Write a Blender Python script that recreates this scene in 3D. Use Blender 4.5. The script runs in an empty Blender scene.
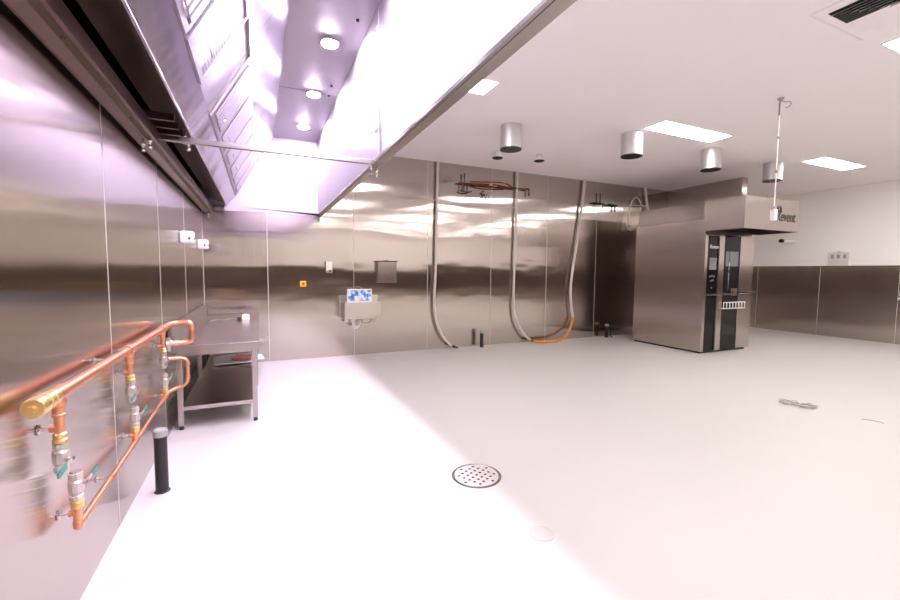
import bpy, bmesh, math, random
from mathutils import Vector, Matrix
random.seed(7)
PI = math.pi
scene = bpy.context.scene
COL = scene.collection

# ------------------------------------------------------------------ materials
def srgb(r, g, b):
    f = lambda c: (c/255/12.92 if c/255 <= .04045 else ((c/255+.055)/1.055)**2.4)
    return (f(r), f(g), f(b), 1)

def mat(name, color, rough=.5, metal=0., spec=.5, **kw):
    m = bpy.data.materials.new(name); m.use_nodes = True
    b = m.node_tree.nodes['Principled BSDF']
    b.inputs['Base Color'].default_value = color
    b.inputs['Roughness'].default_value = rough
    b.inputs['Metallic'].default_value = metal
    b.inputs['Specular IOR Level'].default_value = spec
    nt = m.node_tree
    if kw.get('speckle'):
        amt, sc = kw['speckle']
        tc = nt.nodes.new('ShaderNodeTexCoord'); n = nt.nodes.new('ShaderNodeTexNoise')
        n.inputs['Scale'].default_value = sc; n.inputs['Detail'].default_value = 4
        nt.links.new(tc.outputs['Object'], n.inputs['Vector'])
        mx = nt.nodes.new('ShaderNodeMix'); mx.data_type = 'RGBA'
        c = color
        mx.inputs['A'].default_value = (c[0]*(1-amt), c[1]*(1-amt), c[2]*(1-amt), 1)
        mx.inputs['B'].default_value = (min(1, c[0]*(1+amt)), min(1, c[1]*(1+amt)), min(1, c[2]*(1+amt)), 1)
        nt.links.new(n.outputs['Fac'], mx.inputs['Factor'])
        nt.links.new(mx.outputs['Result'], b.inputs['Base Color'])
    return m

def emit(name, color, strength):
    m = bpy.data.materials.new(name); m.use_nodes = True
    b = m.node_tree.nodes['Principled BSDF']
    b.inputs['Base Color'].default_value = (.8, .8, .8, 1)
    b.inputs['Emission Color'].default_value = color
    b.inputs['Emission Strength'].default_value = strength
    return m

def steel(name, color=(.60, .555, .53, 1), rough=.28, aniso=.9, wave=0., scale=(.8, .8, 1.3), axis=None, start=0., tan='UV', grain=.015, brush=0.):
    """Brushed stainless steel: grain runs vertically, sheets are slightly wavy."""
    m = bpy.data.materials.new(name); m.use_nodes = True
    nt = m.node_tree; N = nt.nodes; L = nt.links
    b = N['Principled BSDF']
    b.inputs['Base Color'].default_value = color
    b.inputs['Metallic'].default_value = 1
    b.inputs['Roughness'].default_value = rough
    b.inputs['Anisotropic'].default_value = aniso
    if aniso > 0:
        t = N.new('ShaderNodeTangent'); t.direction_type = 'UV_MAP'; t.uv_map = 'UVMap'
        L.new(t.outputs['Tangent'], b.inputs['Tangent'])
    tc = N.new('ShaderNodeTexCoord')
    # fine grain in the tone, long along z
    mp = N.new('ShaderNodeMapping'); mp.inputs['Scale'].default_value = (60, 60, 1.2)
    L.new(tc.outputs['Object'], mp.inputs['Vector'])
    g = N.new('ShaderNodeTexNoise'); g.inputs['Scale'].default_value = 4; g.inputs['Detail'].default_value = 3
    L.new(mp.outputs['Vector'], g.inputs['Vector'])
    mx = N.new('ShaderNodeMix'); mx.data_type = 'RGBA'
    mx.inputs['A'].default_value = tuple(c*(1-grain) for c in color[:3])+(1,)
    mx.inputs['B'].default_value = tuple(min(1, c*(1+grain)) for c in color[:3])+(1,)
    L.new(g.outputs['Fac'], mx.inputs['Factor']); L.new(mx.outputs['Result'], b.inputs['Base Color'])
    if wave > 0:
        mp2 = N.new('ShaderNodeMapping'); mp2.inputs['Scale'].default_value = scale
        L.new(tc.outputs['Object'], mp2.inputs['Vector'])
        w = N.new('ShaderNodeTexNoise'); w.noise_dimensions = '4D'
        w.inputs['Scale'].default_value = 1.; w.inputs['Detail'].default_value = 2
        w.inputs['Roughness'].default_value = .35
        L.new(mp2.outputs['Vector'], w.inputs['Vector'])
        if axis is not None:   # every sheet has its own warp
            sx = N.new('ShaderNodeSeparateXYZ'); L.new(tc.outputs['Object'], sx.inputs[0])
            a = N.new('ShaderNodeMath'); a.operation = 'SUBTRACT'; a.inputs[1].default_value = start
            L.new(sx.outputs[axis], a.inputs[0])
            d = N.new('ShaderNodeMath'); d.operation = 'DIVIDE'; d.inputs[1].default_value = 1.2
            L.new(a.outputs[0], d.inputs[0])
            fl = N.new('ShaderNodeMath'); fl.operation = 'FLOOR'; L.new(d.outputs[0], fl.inputs[0])
            mu = N.new('ShaderNodeMath'); mu.operation = 'MULTIPLY'; mu.inputs[1].default_value = .10
            L.new(fl.outputs[0], mu.inputs[0]); L.new(mu.outputs[0], w.inputs['W'])
        bp = N.new('ShaderNodeBump'); bp.inputs['Strength'].default_value = 1; bp.inputs['Distance'].default_value = wave
        L.new(w.outputs['Fac'], bp.inputs['Height']); L.new(bp.outputs['Normal'], b.inputs['Normal'])
        if brush > 0:   # vertical brush lines spread every reflection sideways
            mp3 = N.new('ShaderNodeMapping'); mp3.inputs['Scale'].default_value = (260, 260, .25)
            L.new(tc.outputs['Object'], mp3.inputs['Vector'])
            bn = N.new('ShaderNodeTexNoise'); bn.inputs['Scale'].default_value = 1; bn.inputs['Detail'].default_value = 1
            L.new(mp3.outputs['Vector'], bn.inputs['Vector'])
            b2 = N.new('ShaderNodeBump'); b2.inputs['Strength'].default_value = 1; b2.inputs['Distance'].default_value = brush
            L.new(bn.outputs['Fac'], b2.inputs['Height']); L.new(bp.outputs['Normal'], b2.inputs['Normal'])
            L.new(b2.outputs['Normal'], b.inputs['Normal'])
    return m

STEEL_W = srgb(190, 180, 173)
M = {}
M['wall_steel_x'] = steel('brushed steel cladding back', STEEL_W, .12, 1., .0065, (.75, .75, 2.4), 0, .78, brush=.0004)
M['wall_steel_y'] = steel('brushed steel cladding side', STEEL_W, .165, 1., .006, (.75, .75, 2.4), 1, -.31, brush=0.)
M['dado_steel'] = steel('brushed steel dado', STEEL_W, .22, 1., .006, (.9, .9, 1.5), 1, -2.78)
M['hood_steel'] = steel('hood steel', srgb(184, 177, 184), .45, .2, .004, (1.5, 1.5, 1.5))
M['hood_gloss'] = steel('polished hood steel', srgb(200, 194, 204), .2, .4, .012, (3, 3, 2))
M['oven_steel'] = steel('oven steel', srgb(190, 180, 173), .26, 1., .004, (1.2, 1.2, 1.2))
M['bench_steel'] = steel('bench steel', srgb(180, 172, 168), .24, .5, .002, (2, 2, 2))
M['duct_steel'] = steel('galvanised duct', srgb(214, 213, 214), .45, 0, .002, (6, 6, 3))
M['chrome'] = steel('chrome', srgb(215, 212, 210), .15, 0, 0)
M['nickel'] = steel('nickel valve body', srgb(205, 196, 190), .32, 0, 0)
M['copper'] = steel('copper pipe', srgb(228, 160, 124), .35, 0, .002, (9, 9, 9), grain=.12)
M['old_copper'] = steel('tarnished copper', srgb(128, 78, 46), .4, 0, .002, (9, 9, 9), grain=.2)
M['brass'] = steel('brass fitting', srgb(232, 200, 138), .33, 0, 0)
M['plate'] = mat('pale grey plate', srgb(222, 215, 213), .4)
M['grate'] = steel('satin grate', srgb(222, 216, 214), .55, 0, 0)
M['dimmed_steel'] = steel('gutter steel with dark reflection', srgb(124, 108, 102), .28, .4, .002, (2, 2, 2))  # darker steel copy: the gutter's dark reflection is put into the colour
M['brightened_steel'] = steel('satin steel with bright reflection', srgb(206, 198, 188), .42, .3, 0)  # lighter steel copy: the basin's bright reflection is put into the colour
M['sealant'] = mat('joint sealant', srgb(214, 205, 198), .5)
M['floor'] = mat('pale vinyl floor', srgb(192, 188, 185), .42, speckle=(.012, 3), spec=.35)
M['white_wall'] = mat('white wall paint', srgb(246, 242, 241), .6, speckle=(.008, 2))
M['ceiling'] = mat('white ceiling paint', srgb(244, 238, 239), .75, speckle=(.008, 2))
M['white'] = mat('white plastic', srgb(232, 228, 226), .4)
M['white_hose'] = mat('pale grey conduit', srgb(205, 196, 188), .45)
M['orange'] = mat('orange hose', srgb(224, 134, 40), .45)
M['black'] = mat('black plastic', srgb(22, 20, 20), .4)
M['dark'] = mat('dark void', srgb(24, 22, 23), .7)
M['gray'] = mat('grey cap', srgb(150, 148, 148), .5)
M['green'] = mat('green lever grip', srgb(48, 122, 106), .4)
M['yellow'] = mat('yellow switch', srgb(235, 190, 30), .4)
M['red'] = mat('red button', srgb(190, 40, 30), .4)
M['glass_black'] = mat('black glass', srgb(10, 11, 15), .12, spec=.25)
M['screen_grey'] = mat('grey display', srgb(120, 122, 128), .2)
M['window_grey'] = mat('oven window glass', srgb(34, 33, 34), .08, spec=.35)
M['ink'] = mat('dark lettering', srgb(40, 34, 34), .5)
M['pale_ink'] = mat('pale lettering', srgb(205, 205, 205), .5)
M['paper'] = mat('creased paper', srgb(232, 226, 228), .6, speckle=(.15, 9))
M['pinkprint'] = mat('pink printed paper', srgb(196, 120, 120), .6, speckle=(.3, 14))
M['wire'] = mat('grey wire', srgb(150, 142, 138), .45)
M['floor_cap'] = mat('floor cover', srgb(184, 178, 174), .5)
M['panel_light'] = emit('ceiling panel diffuser', (1, .974, .957, 1), 13.0)
M['hood_light'] = emit('hood lamp lens', (.88, .78, 1., 1), 460.0)

# blue and white printed carton
def printed(name, seed):
    m = bpy.data.materials.new(name); m.use_nodes = True; nt = m.node_tree; N = nt.nodes; L = nt.links
    b = N['Principled BSDF']; b.inputs['Roughness'].default_value = .4
    tc = N.new('ShaderNodeTexCoord'); n = N.new('ShaderNodeTexNoise'); n.noise_dimensions = '4D'
    n.inputs['W'].default_value = seed; n.inputs['Scale'].default_value = 16; n.inputs['Detail'].default_value = 2
    L.new(tc.outputs['Object'], n.inputs['Vector'])
    r = N.new('ShaderNodeValToRGB'); e = r.color_ramp.elements
    e[0].position = .44; e[0].color = srgb(48, 112, 190)
    e[1].position = .58; e[1].color = srgb(232, 234, 240)
    k = r.color_ramp.elements.new(.51); k.color = srgb(128, 176, 222)
    L.new(n.outputs['Fac'], r.inputs['Fac']); L.new(r.outputs['Color'], b.inputs['Base Color'])
    return m
M['print_a'] = printed('blue picture print', 1.3); M['print_b'] = printed('blue notice print', 6.1)

# perforated mesh for one filter
def perforated():
    m = bpy.data.materials.new('perforated steel'); m.use_nodes = True; nt = m.node_tree; N = nt.nodes; L = nt.links
    b = N['Principled BSDF']; b.inputs['Metallic'].default_value = 1; b.inputs['Roughness'].default_value = .3
    tc = N.new('ShaderNodeTexCoord'); v = N.new('ShaderNodeTexVoronoi'); v.inputs['Scale'].default_value = 46
    v.inputs['Randomness'].default_value = 0
    L.new(tc.outputs['UV'], v.inputs['Vector'])
    r = N.new('ShaderNodeValToRGB'); e = r.color_ramp.elements
    e[0].position = .30; e[0].color = srgb(120, 112, 122); e[1].position = .42; e[1].color = srgb(222, 216, 222)
    L.new(v.outputs['Distance'], r.inputs['Fac']); L.new(r.outputs['Color'], b.inputs['Base Color'])
    return m
M['perforated'] = perforated()

# ------------------------------------------------------------------ mesh builder
class B:
    def __init__(s): s.bm = bmesh.new(); s.smooth = []
    def _f(s, vs, mi, sm=False):
        try: f = s.bm.faces.new(vs)
        except ValueError: return
        f.material_index = mi; f.smooth = sm
    def box(s, a, b, mi=0):
        x0, y0, z0 = [min(a[i], b[i]) for i in range(3)]; x1, y1, z1 = [max(a[i], b[i]) for i in range(3)]
        v = [s.bm.verts.new(p) for p in ((x0,y0,z0),(x1,y0,z0),(x1,y1,z0),(x0,y1,z0),(x0,y0,z1),(x1,y0,z1),(x1,y1,z1),(x0,y1,z1))]
        for q in ((0,3,2,1),(4,5,6,7),(0,1,5,4),(1,2,6,5),(2,3,7,6),(3,0,4,7)): s._f([v[i] for i in q], mi)
        return s
    def prism(s, prof, lo, hi, axis, mi=0):
        """closed 2D profile swept from lo to hi along an axis (0: pts are y,z; 1: x,z; 2: x,y)"""
        def P(u, w, t): return {0: (t, u, w), 1: (u, t, w), 2: (u, w, t)}[axis]
        A = [s.bm.verts.new(P(u, w, lo)) for u, w in prof]; C = [s.bm.verts.new(P(u, w, hi)) for u, w in prof]
        n = len(prof)
        s._f(A[::-1], mi); s._f(C, mi)
        for i in range(n): s._f([A[i], A[(i+1) % n], C[(i+1) % n], C[i]], mi)
        return s
    def ring(s, c, n, r, seg, u=None):
        n = Vector(n).normalized()
        u = Vector(u) if u else n.orthogonal().normalized()
        u = (u - n*u.dot(n)).normalized(); w = n.cross(u)
        return [s.bm.verts.new(Vector(c) + r*(math.cos(2*PI*k/seg)*u + math.sin(2*PI*k/seg)*w)) for k in range(seg)]
    def cyl(s, p0, p1, r0, r1=None, seg=20, mi=0, cap=True):
        r1 = r0 if r1 is None else r1; d = Vector(p1)-Vector(p0)
        A = s.ring(p0, d, r0, seg); C = s.ring(p1, d, r1, seg)
        for k in range(seg): s._f([A[k], A[(k+1) % seg], C[(k+1) % seg], C[k]], mi, True)
        if cap: s._f(A[::-1], mi); s._f(C, mi)
        return s
    def lathe(s, base, axis, prof, seg=24, mi=0):
        """prof: list of (radius, distance along axis); closed at both ends"""
        ax = Vector(axis).normalized(); R = [s.ring(Vector(base)+ax*h, ax, max(r, 1e-4), seg) for r, h in prof]
        for a, c in zip(R, R[1:]):
            for k in range(seg): s._f([a[k], a[(k+1) % seg], c[(k+1) % seg], c[k]], mi, True)
        s._f(R[0][::-1], mi); s._f(R[-1], mi)
        return s
    def tube(s, pts, r, seg=12, mi=0, smooth_path=0):
        P = [Vector(p) for p in pts]
        for _ in range(smooth_path):
            Q = [P[0]]
            for a, c in zip(P, P[1:]): Q += [a*.75+c*.25, a*.25+c*.75]
            P = Q + [P[-1]]
        u = None; R = []
        for i, p in enumerate(P):
            d = (P[min(i+1, len(P)-1)]-P[max(i-1, 0)]).normalized()
            if u is None: u = d.orthogonal().normalized()
            u = (u - d*u.dot(d)).normalized()
            R.append(s.ring(p, d, r, seg, u))
        for a, c in zip(R, R[1:]):
            for k in range(seg): s._f([a[k], a[(k+1) % seg], c[(k+1) % seg], c[k]], mi, True)
        s._f(R[0][::-1], mi); s._f(R[-1], mi)
        return s
    def slab(s, quad, n, t, mi=0):
        """four corners thickened by t along -n"""
        n = Vector(n).normalized()
        A = [s.bm.verts.new(Vector(q)) for q in quad]; C = [s.bm.verts.new(Vector(q)-n*t) for q in quad]
        s._f(A, mi); s._f(C[::-1], mi)
        for i in range(4): s._f([A[i], C[i], C[(i+1) % 4], A[(i+1) % 4]], mi)
        return s
    def build(s, name, mats, parent=None, bevel=0., origin=None):
        bm = s.bm
        bmesh.ops.recalc_face_normals(bm, faces=bm.faces)
        for e in bm.edges:
            if len(e.link_faces) == 2 and e.calc_face_angle(0) > .6: e.smooth = False
        uv = bm.loops.layers.uv.new('UVMap')
        for f in bm.faces:
            n = f.normal; a = (abs(n.x), abs(n.y), abs(n.z))
            k = a.index(max(a))
            for l in f.loops:
                c = l.vert.co
                l[uv].uv = (c.y, c.z) if k == 0 else ((c.x, c.z) if k == 1 else (c.x, c.y))
        off = Vector(parent['_w']) if parent is not None else (Vector(origin) if origin else Vector((0, 0, 0)))
        bm.transform(Matrix.Translation(-off))
        me = bpy.data.meshes.new(name); bm.to_mesh(me); bm.free()
        for m_ in (mats if isinstance(mats, (list, tuple)) else [mats]): me.materials.append(M[m_] if isinstance(m_, str) else m_)
        o = bpy.data.objects.new(name, me); COL.objects.link(o)
        if parent is not None: o.parent = parent; o['_w'] = list(off)
        else: o.location = off; o['_w'] = list(off)
        if bevel:
            md = o.modifiers.new('bevel', 'BEVEL'); md.width = bevel; md.segments = 2; md.limit_method = 'ANGLE'; md.angle_limit = math.radians(40)
        return o

def tag(o, label, cat, group=None):
    o['label'] = label; o['category'] = cat
    if group: o['group'] = group
    return o
def thing(name, loc, label, cat, group=None):
    o = bpy.data.objects.new(name, None); COL.objects.link(o); o.location = loc; o['_w'] = list(loc)
    o.empty_display_size = .1
    return tag(o, label, cat, group)
def struct(o): o['kind'] = 'structure'; return o
def dup(root, loc, label):
    r = root.copy(); COL.objects.link(r); r.location = loc; r['label'] = label
    def rec(a, c):
        for ch in list(a.children):
            d = ch.copy(); COL.objects.link(d); d.parent = c; rec(ch, d)
    rec(root, r)
    return r
def text(s, name, body, size, loc, rot, m, parent, shear=0., ext=.001, sx=1.):
    cu = bpy.data.curves.new(name, 'FONT'); cu.body = body; cu.size = size; cu.shear = shear; cu.extrude = ext; cu.offset = size*.012
    cu.materials.append(M[m]); o = bpy.data.objects.new(name, cu); COL.objects.link(o)
    bpy.context.view_layer.update()
    me = bpy.data.meshes.new_from_object(o.evaluated_get(bpy.context.evaluated_depsgraph_get()))
    bpy.data.objects.remove(o); bpy.data.curves.remove(cu); me.name = name
    me.transform(Matrix.Diagonal((sx, 1, 1, 1)))
    o = bpy.data.objects.new(name, me); COL.objects.link(o)
    o.parent = parent; o['_w'] = [0, 0, 0]; o.location = Vector(loc)-Vector(parent['_w']); o.rotation_euler = rot
    return o

H = 3.075; XR = 11.57; YF = -12.2; DADO = 1.48

# ------------------------------------------------------------------ room
struct(B().box((-.15, YF-.15, -.12), (XR+.15, .15, 0)).build('floor', 'floor'))
c = B()
c.box((1.515, YF, H), (XR, 0, H+.12))
c.box((0, YF, H), (1.515, -6.68, H+.12))
struct(c.build('ceiling', 'ceiling'))
# left wall: steel sheets with pale joints
w = B().box((-.15, YF-.15, 0), (0, .15, 3.25))
y = -3.85 + 3*1.18
for k in range(12):
    yy = -1.49 - 1.18*k
    if yy > YF: w.box((0, yy-.002, 0), (.0012, yy+.002, 3.2), 1)
w.box((0, -.006, 0), (.003, -.0005, 3.2), 1)
struct(w.build('wall_left', ['wall_steel_y', 'sealant']))
w = B().box((0, 0, 0), (XR+.15, .15, 3.25))
x = .78
while x < XR:
    w.box((x-.0028, -.0012, 0), (x+.0028, 0, H), 1); x += 1.2
struct(w.build('wall_back', ['wall_steel_x', 'sealant']))
w = B().box((XR, YF-.15, 0), (XR+.15, 0, 3.25), 0)
w.box((XR-.006, YF, 0), (XR, 0, DADO), 1)
w.box((XR-.009, YF, DADO-.012), (XR, 0, DADO), 1)
yy = -.35
while yy > YF:
    w.box((XR-.007, yy-.003, 0), (XR, yy+.003, DADO-.012), 2); yy -= 1.22
struct(w.build('wall_right', ['white_wall', 'dado_steel', 'sealant']))
w = B().box((0, YF-.15, 0), (XR, YF, 3.25), 0)
w.box((0, YF, 0), (XR, YF+.006, DADO), 1)
struct(w.build('wall_front', ['white_wall', 'dado_steel']))
w = B().box((8.80, -1.53, 0), (8.95, 0, H))
struct(w.build('wall_partition', ['oven_steel']))

# ------------------------------------------------------------------ ceiling lights
def ceiling_light(x, y, label):
    t = thing('ceiling_light', (x, y, H), label, 'ceiling light', 'recessed ceiling panel lights')
    f = B()
    hx, hy, w_ = .62, .16, .012
    f.box((x-hx, y-hy, H-.006), (x+hx, y-hy+w_, H)); f.box((x-hx, y+hy-w_, H-.006), (x+hx, y+hy, H))
    f.box((x-hx, y-hy+w_, H-.006), (x-hx+w_, y+hy-w_, H)); f.box((x+hx-w_, y-hy+w_, H-.006), (x+hx, y+hy-w_, H))
    f.build('frame', 'white', t)
    B().box((x-hx+w_, y-hy+w_, H-.005), (x+hx-w_, y+hy-w_, H-.0005)).build('diffuser', 'panel_light', t)
    return t
lab = {(0, 0): 'ceiling panel light partly cut off by the front edge of the steel canopy hood',
       (1, 0): 'long ceiling panel light above the gap between two silver duct stubs',
       (2, 0): 'long ceiling panel light nearest the white wall, beyond the hanging cord',
       (1, 1): 'ceiling panel light by the slotted air vent, only its corner inside the photo'}
ROWS = (-2.74, -4.88, -7.02, -9.16, -11.3)
base_light = None
for ri, yy in enumerate(ROWS):
    for ci, xx in enumerate((2.14, 5.63, 9.12)):
        if (ci, ri) == (1, 1): xx = 5.68
        l = lab.get((ci, ri), 'recessed ceiling panel light in the near half of the room, outside the photo')
        if base_light is None: base_light = ceiling_light(xx, yy, l)
        else: dup(base_light, (xx, yy, H), l)

# ------------------------------------------------------------------ canopy hood over the left wall
HZ = 2.085; TOP = 3.125; FX = 1.46
LIP, FB, FT, CE = (.298, 2.15), (.40, 2.285), (.64, 2.70), (.893, 3.125)
def hood(y0, y1, label, far):
    """y0 is the end towards the back wall, y1 the end towards the camera"""
    t = thing('canopy_hood', (.75, (y0+y1)/2, HZ), label, 'exhaust hood', 'joined sections of the canopy hood')
    yc = lambda a: (a, )
    # front panel with its bottom rim and stiffening strip at the joint
    f = B(); f.box((FX, y1, HZ), (FX+.05, y0, TOP)); f.build('front_panel', 'hood_steel', t)
    r = B(); r.box((FX-.004, y1, HZ-.004), (FX+.056, y0, HZ)); r.box((FX-.02, y1, HZ-.004), (FX-.0005, y0, HZ-.001)); r.box((FX-.02, y1, HZ-.001), (FX-.0185, y0, HZ+.012)); r.build('bottom_rim', 'bench_steel', t)  # inner lip added to pull the lamplight edge on the floor inwards
    # ceiling sheets
    c = B()
    mid = (y0+y1)/2 - .1
    c.box((CE[0]-.02, mid-.002, TOP-.004), (FX, y0, TOP+.03)); c.box((CE[0]-.02, y1, TOP), (FX, mid-.004, TOP+.03))
    for q in ((FX-.1, y1+.12), (FX-.1, y0-2.0), (FX-.09, y0-1.75)): c.cyl((q[0], q[1], TOP-.012), (q[0], q[1], TOP), .012, seg=10, mi=1)
    c.build('ceiling_sheet', ['hood_steel', 'dark'], t)
    # polished slanting sheet above the filters
    def slant(a, b_, ya, yb, th=.012):
        n = Vector((b_[1]-a[1], 0, -(b_[0]-a[0])))
        return ([(a[0], ya, a[1]), (b_[0], ya, b_[1]), (b_[0], yb, b_[1]), (a[0], yb, a[1])], n, th)
    g = B(); g.slab(*slant((FT[0]-.012, FT[1]+.01), CE, y1, y0))
    g.box((FT[0]-.012, y1, FT[1]-.004), (FT[0]+.006, y0, FT[1]+.006), 1)
    nsl = Vector((CE[1]-FT[1], 0, -(CE[0]-FT[0]))).normalized()
    g.build('upper_sheet', ['hood_gloss', 'bench_steel'], t)
    # plain strip below the filters, with the turned lip
    l_ = B(); l_.slab(*slant(LIP, FB, y1, y0))
    l_.prism([(LIP[0]-.010, LIP[1]-.004), (LIP[0]+.001, LIP[1]-.004), (LIP[0]+.001, LIP[1]+.002), (LIP[0]-.010, LIP[1]+.002)], y1, y0, 1)
    l_.build('filter_ledge', 'hood_gloss', t)
    fbk = B(); fbk.slab(*slant((FB[0]-.01, FB[1]), (FT[0]-.01, FT[1]), y1, y0)); fbk.build('filter_rail', 'hood_steel', t)
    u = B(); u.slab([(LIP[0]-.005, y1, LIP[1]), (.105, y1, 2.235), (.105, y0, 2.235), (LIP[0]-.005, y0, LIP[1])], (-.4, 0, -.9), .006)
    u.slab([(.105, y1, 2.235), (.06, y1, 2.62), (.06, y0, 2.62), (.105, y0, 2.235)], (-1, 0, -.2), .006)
    u.build('plenum_sheet', 'dimmed_steel', t)
    # rear drip gutter
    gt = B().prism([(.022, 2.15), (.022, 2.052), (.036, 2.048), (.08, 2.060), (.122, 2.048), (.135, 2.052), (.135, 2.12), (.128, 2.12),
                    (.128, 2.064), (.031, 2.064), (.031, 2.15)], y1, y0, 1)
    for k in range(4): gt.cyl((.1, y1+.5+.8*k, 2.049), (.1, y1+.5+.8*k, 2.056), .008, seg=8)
    gt.build('drip_gutter', 'dimmed_steel', t)
    bk = B().box((.002, y1, 2.1), (.012, y0, TOP)); bk.build('rear_panel', 'bench_steel', t)
    # end panel(s)
    def endplate(ya, yb):
        e = B().prism([LIP, (FX, HZ), (FX, TOP), CE, FT, FB], ya, yb, 1)
        e.prism([(.002, 2.09), LIP, (.06, 2.62), (.002, 2.62)], ya, yb, 1)
        e.prism([(.002, HZ), (FX, HZ), (FX, HZ+.03), (LIP[0], LIP[1]), (.002, LIP[1])], ya, yb, 1)
        e.build('end_panel', 'hood_steel', t)
    if far: endplate(y0-.012, y0)
    else: endplate(y1, y1+.012)
    # grease filters: frames with slats running up the slope
    d = Vector((FT[0]-FB[0], 0, FT[1]-FB[1])); n = Vector((d.z, 0, -d.x)).normalized()
    L_ = y0-y1; ends = []
    a = y0-.10 if far else y0-.40
    k = 0
    while a-.5 > y1-.02 and k < 7:
        fb = B()
        P = lambda s_, yy, h: Vector((FB[0], yy, FB[1])) + d*s_ + n*h
        def strip(s0, s1, ya, yb, h, th, mi=0):
            fb.slab([P(s0, ya, h), P(s1, ya, h), P(s1, yb, h), P(s0, yb, h)], n, th, mi)
        ya, yb = a-.49, a
        strip(0, 1, ya, yb, .002, .02, 1 if (not far and k == 0) else 2)
        strip(0, .06, ya, yb, .012, .012); strip(.94, 1, ya, yb, .012, .012)
        strip(.06, .94, ya, ya+.03, .012, .012); strip(.06, .94, yb-.03, yb, .012, .012)
        if far or k > 0:
            for q in range(7):
                yq = ya+.055+q*.058; strip(.08, .92, yq, yq+.034, .022, .007)
        o = fb.build('grease_filter', ['hood_steel', 'perforated', 'bench_steel'], t)
        if not far and k == 0: o['label'] = 'perforated mesh filter'
        h_ = B(); hc = P(.2, (ya+yb)/2, .014); h_.tube([hc+Vector((0, -.05, 0)), hc+Vector((0, -.05, 0))+n*.02, hc+Vector((0, .05, 0))+n*.02, hc+Vector((0, .05, 0))], .004, 8)
        h_.build('handle', 'chrome', o)
        a -= .53; k += 1
    # lamps
    ly = (-.655, -1.74, -2.81) if far else (-3.88, -4.96, -6.03)
    for yy in ly:
        lb = B().lathe((1.222, yy, TOP+.0), (0, 0, -1), [(.075, 0), (.085, .006), (.082, .012), (.066, .012)], 28)
        lo = lb.build('lamp', 'chrome', t)
        B().cyl((1.222, yy, TOP-.017), (1.222, yy, TOP-.0125), .062, seg=28).build('lens', 'hood_light', lo)
    return t
JY = -3.335
hf = hood(-.012, JY+.002, 'far section of the steel canopy hood, ending against the back wall', True)
hn = hood(JY-.002, -6.66, 'near section of the steel canopy hood, running out over the viewer', False)
# joint between both sections: strip, cross bar, flanges and hanging studs belong to the far section
b = B(); b.box((FX-.006, JY-.095, HZ), (FX-.0005, JY-.004, TOP-.005))
for z in (2.3, 2.55, 2.8, 3.0):
    b.cyl((FX-.012, JY-.022, z), (FX-.005, JY-.022, z), .009, seg=10); b.cyl((FX-.012, JY-.075, z), (FX-.005, JY-.075, z), .007, seg=10)
b.build('joint_strip', 'hood_steel', hn)
b = B(); b.box((.10, JY+.002, HZ-.012), (FX, JY+.034, HZ+.02)); b.build('cross_bar', 'bench_steel', hf, .003)
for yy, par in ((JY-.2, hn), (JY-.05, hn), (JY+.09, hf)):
    b = B(); b.box((.10, yy-.012, 2.13), (.25, yy+.012, 2.17)); b.build('joint_flange', 'dimmed_steel', par)
def stud(x, y, z, parent, h=.075):
    s_ = B(); s_.cyl((x, y, z-h), (x, y, z), .006, seg=10); s_.cyl((x, y, z-h*.55), (x, y, z-h*.28), .013, seg=6); s_.cyl((x, y, z-h), (x, y, z-h*.72), .011, seg=6)
    s_.build('stud', 'chrome', parent)
for (xx, yy, zz) in ((FX-.02, JY+.06, HZ-.005), (FX+.03, JY+.10, HZ-.005), (.07, JY-.05, 2.055), (.12, JY-.14, 2.055), (.262, JY+.05, 2.15), (.262, JY+.22, 2.15),
                     (.08, -.06, 2.055), (.262, -.06, 2.15), (FX+.02, -.06, HZ-.005)):
    stud(xx, yy, zz, hf if yy > JY else hn)

# ------------------------------------------------------------------ silver duct stubs and small vents
def duct(x, y, label):
    t = thing('duct_stub', (x, y, H), label, 'duct', 'silver duct stubs under the ceiling')
    z0 = 2.79; r = .128
    b = B()
    b.lathe((x, y, H), (0, 0, -1), [(r, -.004), (r, .235), (r+.004, .238), (r+.004, .25), (r, .253), (r, H-z0), (r-.006, H-z0), (r-.006, .1)], 36)
    b.build('duct_wall', 'duct_steel', t)
    k = B(); k.cyl((x, y, z0+.03), (x, y, z0+.04), r-.008, seg=32)
    for q in (-.06, 0, .06): k.box((x-.11, y+q-.003, z0+.004), (x+.11, y+q+.003, z0+.03))
    k.build('damper', 'dark', t)
    B().lathe((x, y, z0+.008), (0, 0, -1), [(r, 0), (r+.003, .001), (r+.003, .012), (r-.012, .012)], 36).build('rim_gasket', 'black', t)
    return t
d0 = duct(3.50, -1.95, 'silver duct stub nearest the hood, hanging between two small round vents')
dup(d0, (5.05, -2.38, H), 'silver duct stub just left of the long rectangular panel light')
dup(d0, (6.63, -2.37, H), 'silver duct stub just below the right end of the long panel light')
dup(d0, (8.20, -2.34, H), 'silver duct stub behind the hanging white cord, above the oven hood')
def small_vent(x, y, label):
    t = thing('round_vent', (x, y, H), label, 'vent', 'small round ceiling vents')
    B().lathe((x, y, H), (0, 0, -1), [(.045, 0), (.05, .03), (.078, .06), (.08, .085), (.07, .085)], 28).build('collar', 'white', t)
    B().lathe((x, y, H-.086), (0, 0, -1), [(.078, 0), (.08, .004), (.06, .016), (.02, .02)], 28).build('cone', 'dark', t)
    return t
v0 = small_vent(3.93, -.92, 'small round white ceiling vent left of the first silver duct stub')
dup(v0, (4.58, -1.06, H), 'small round white ceiling vent right of the first silver duct stub')

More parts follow.
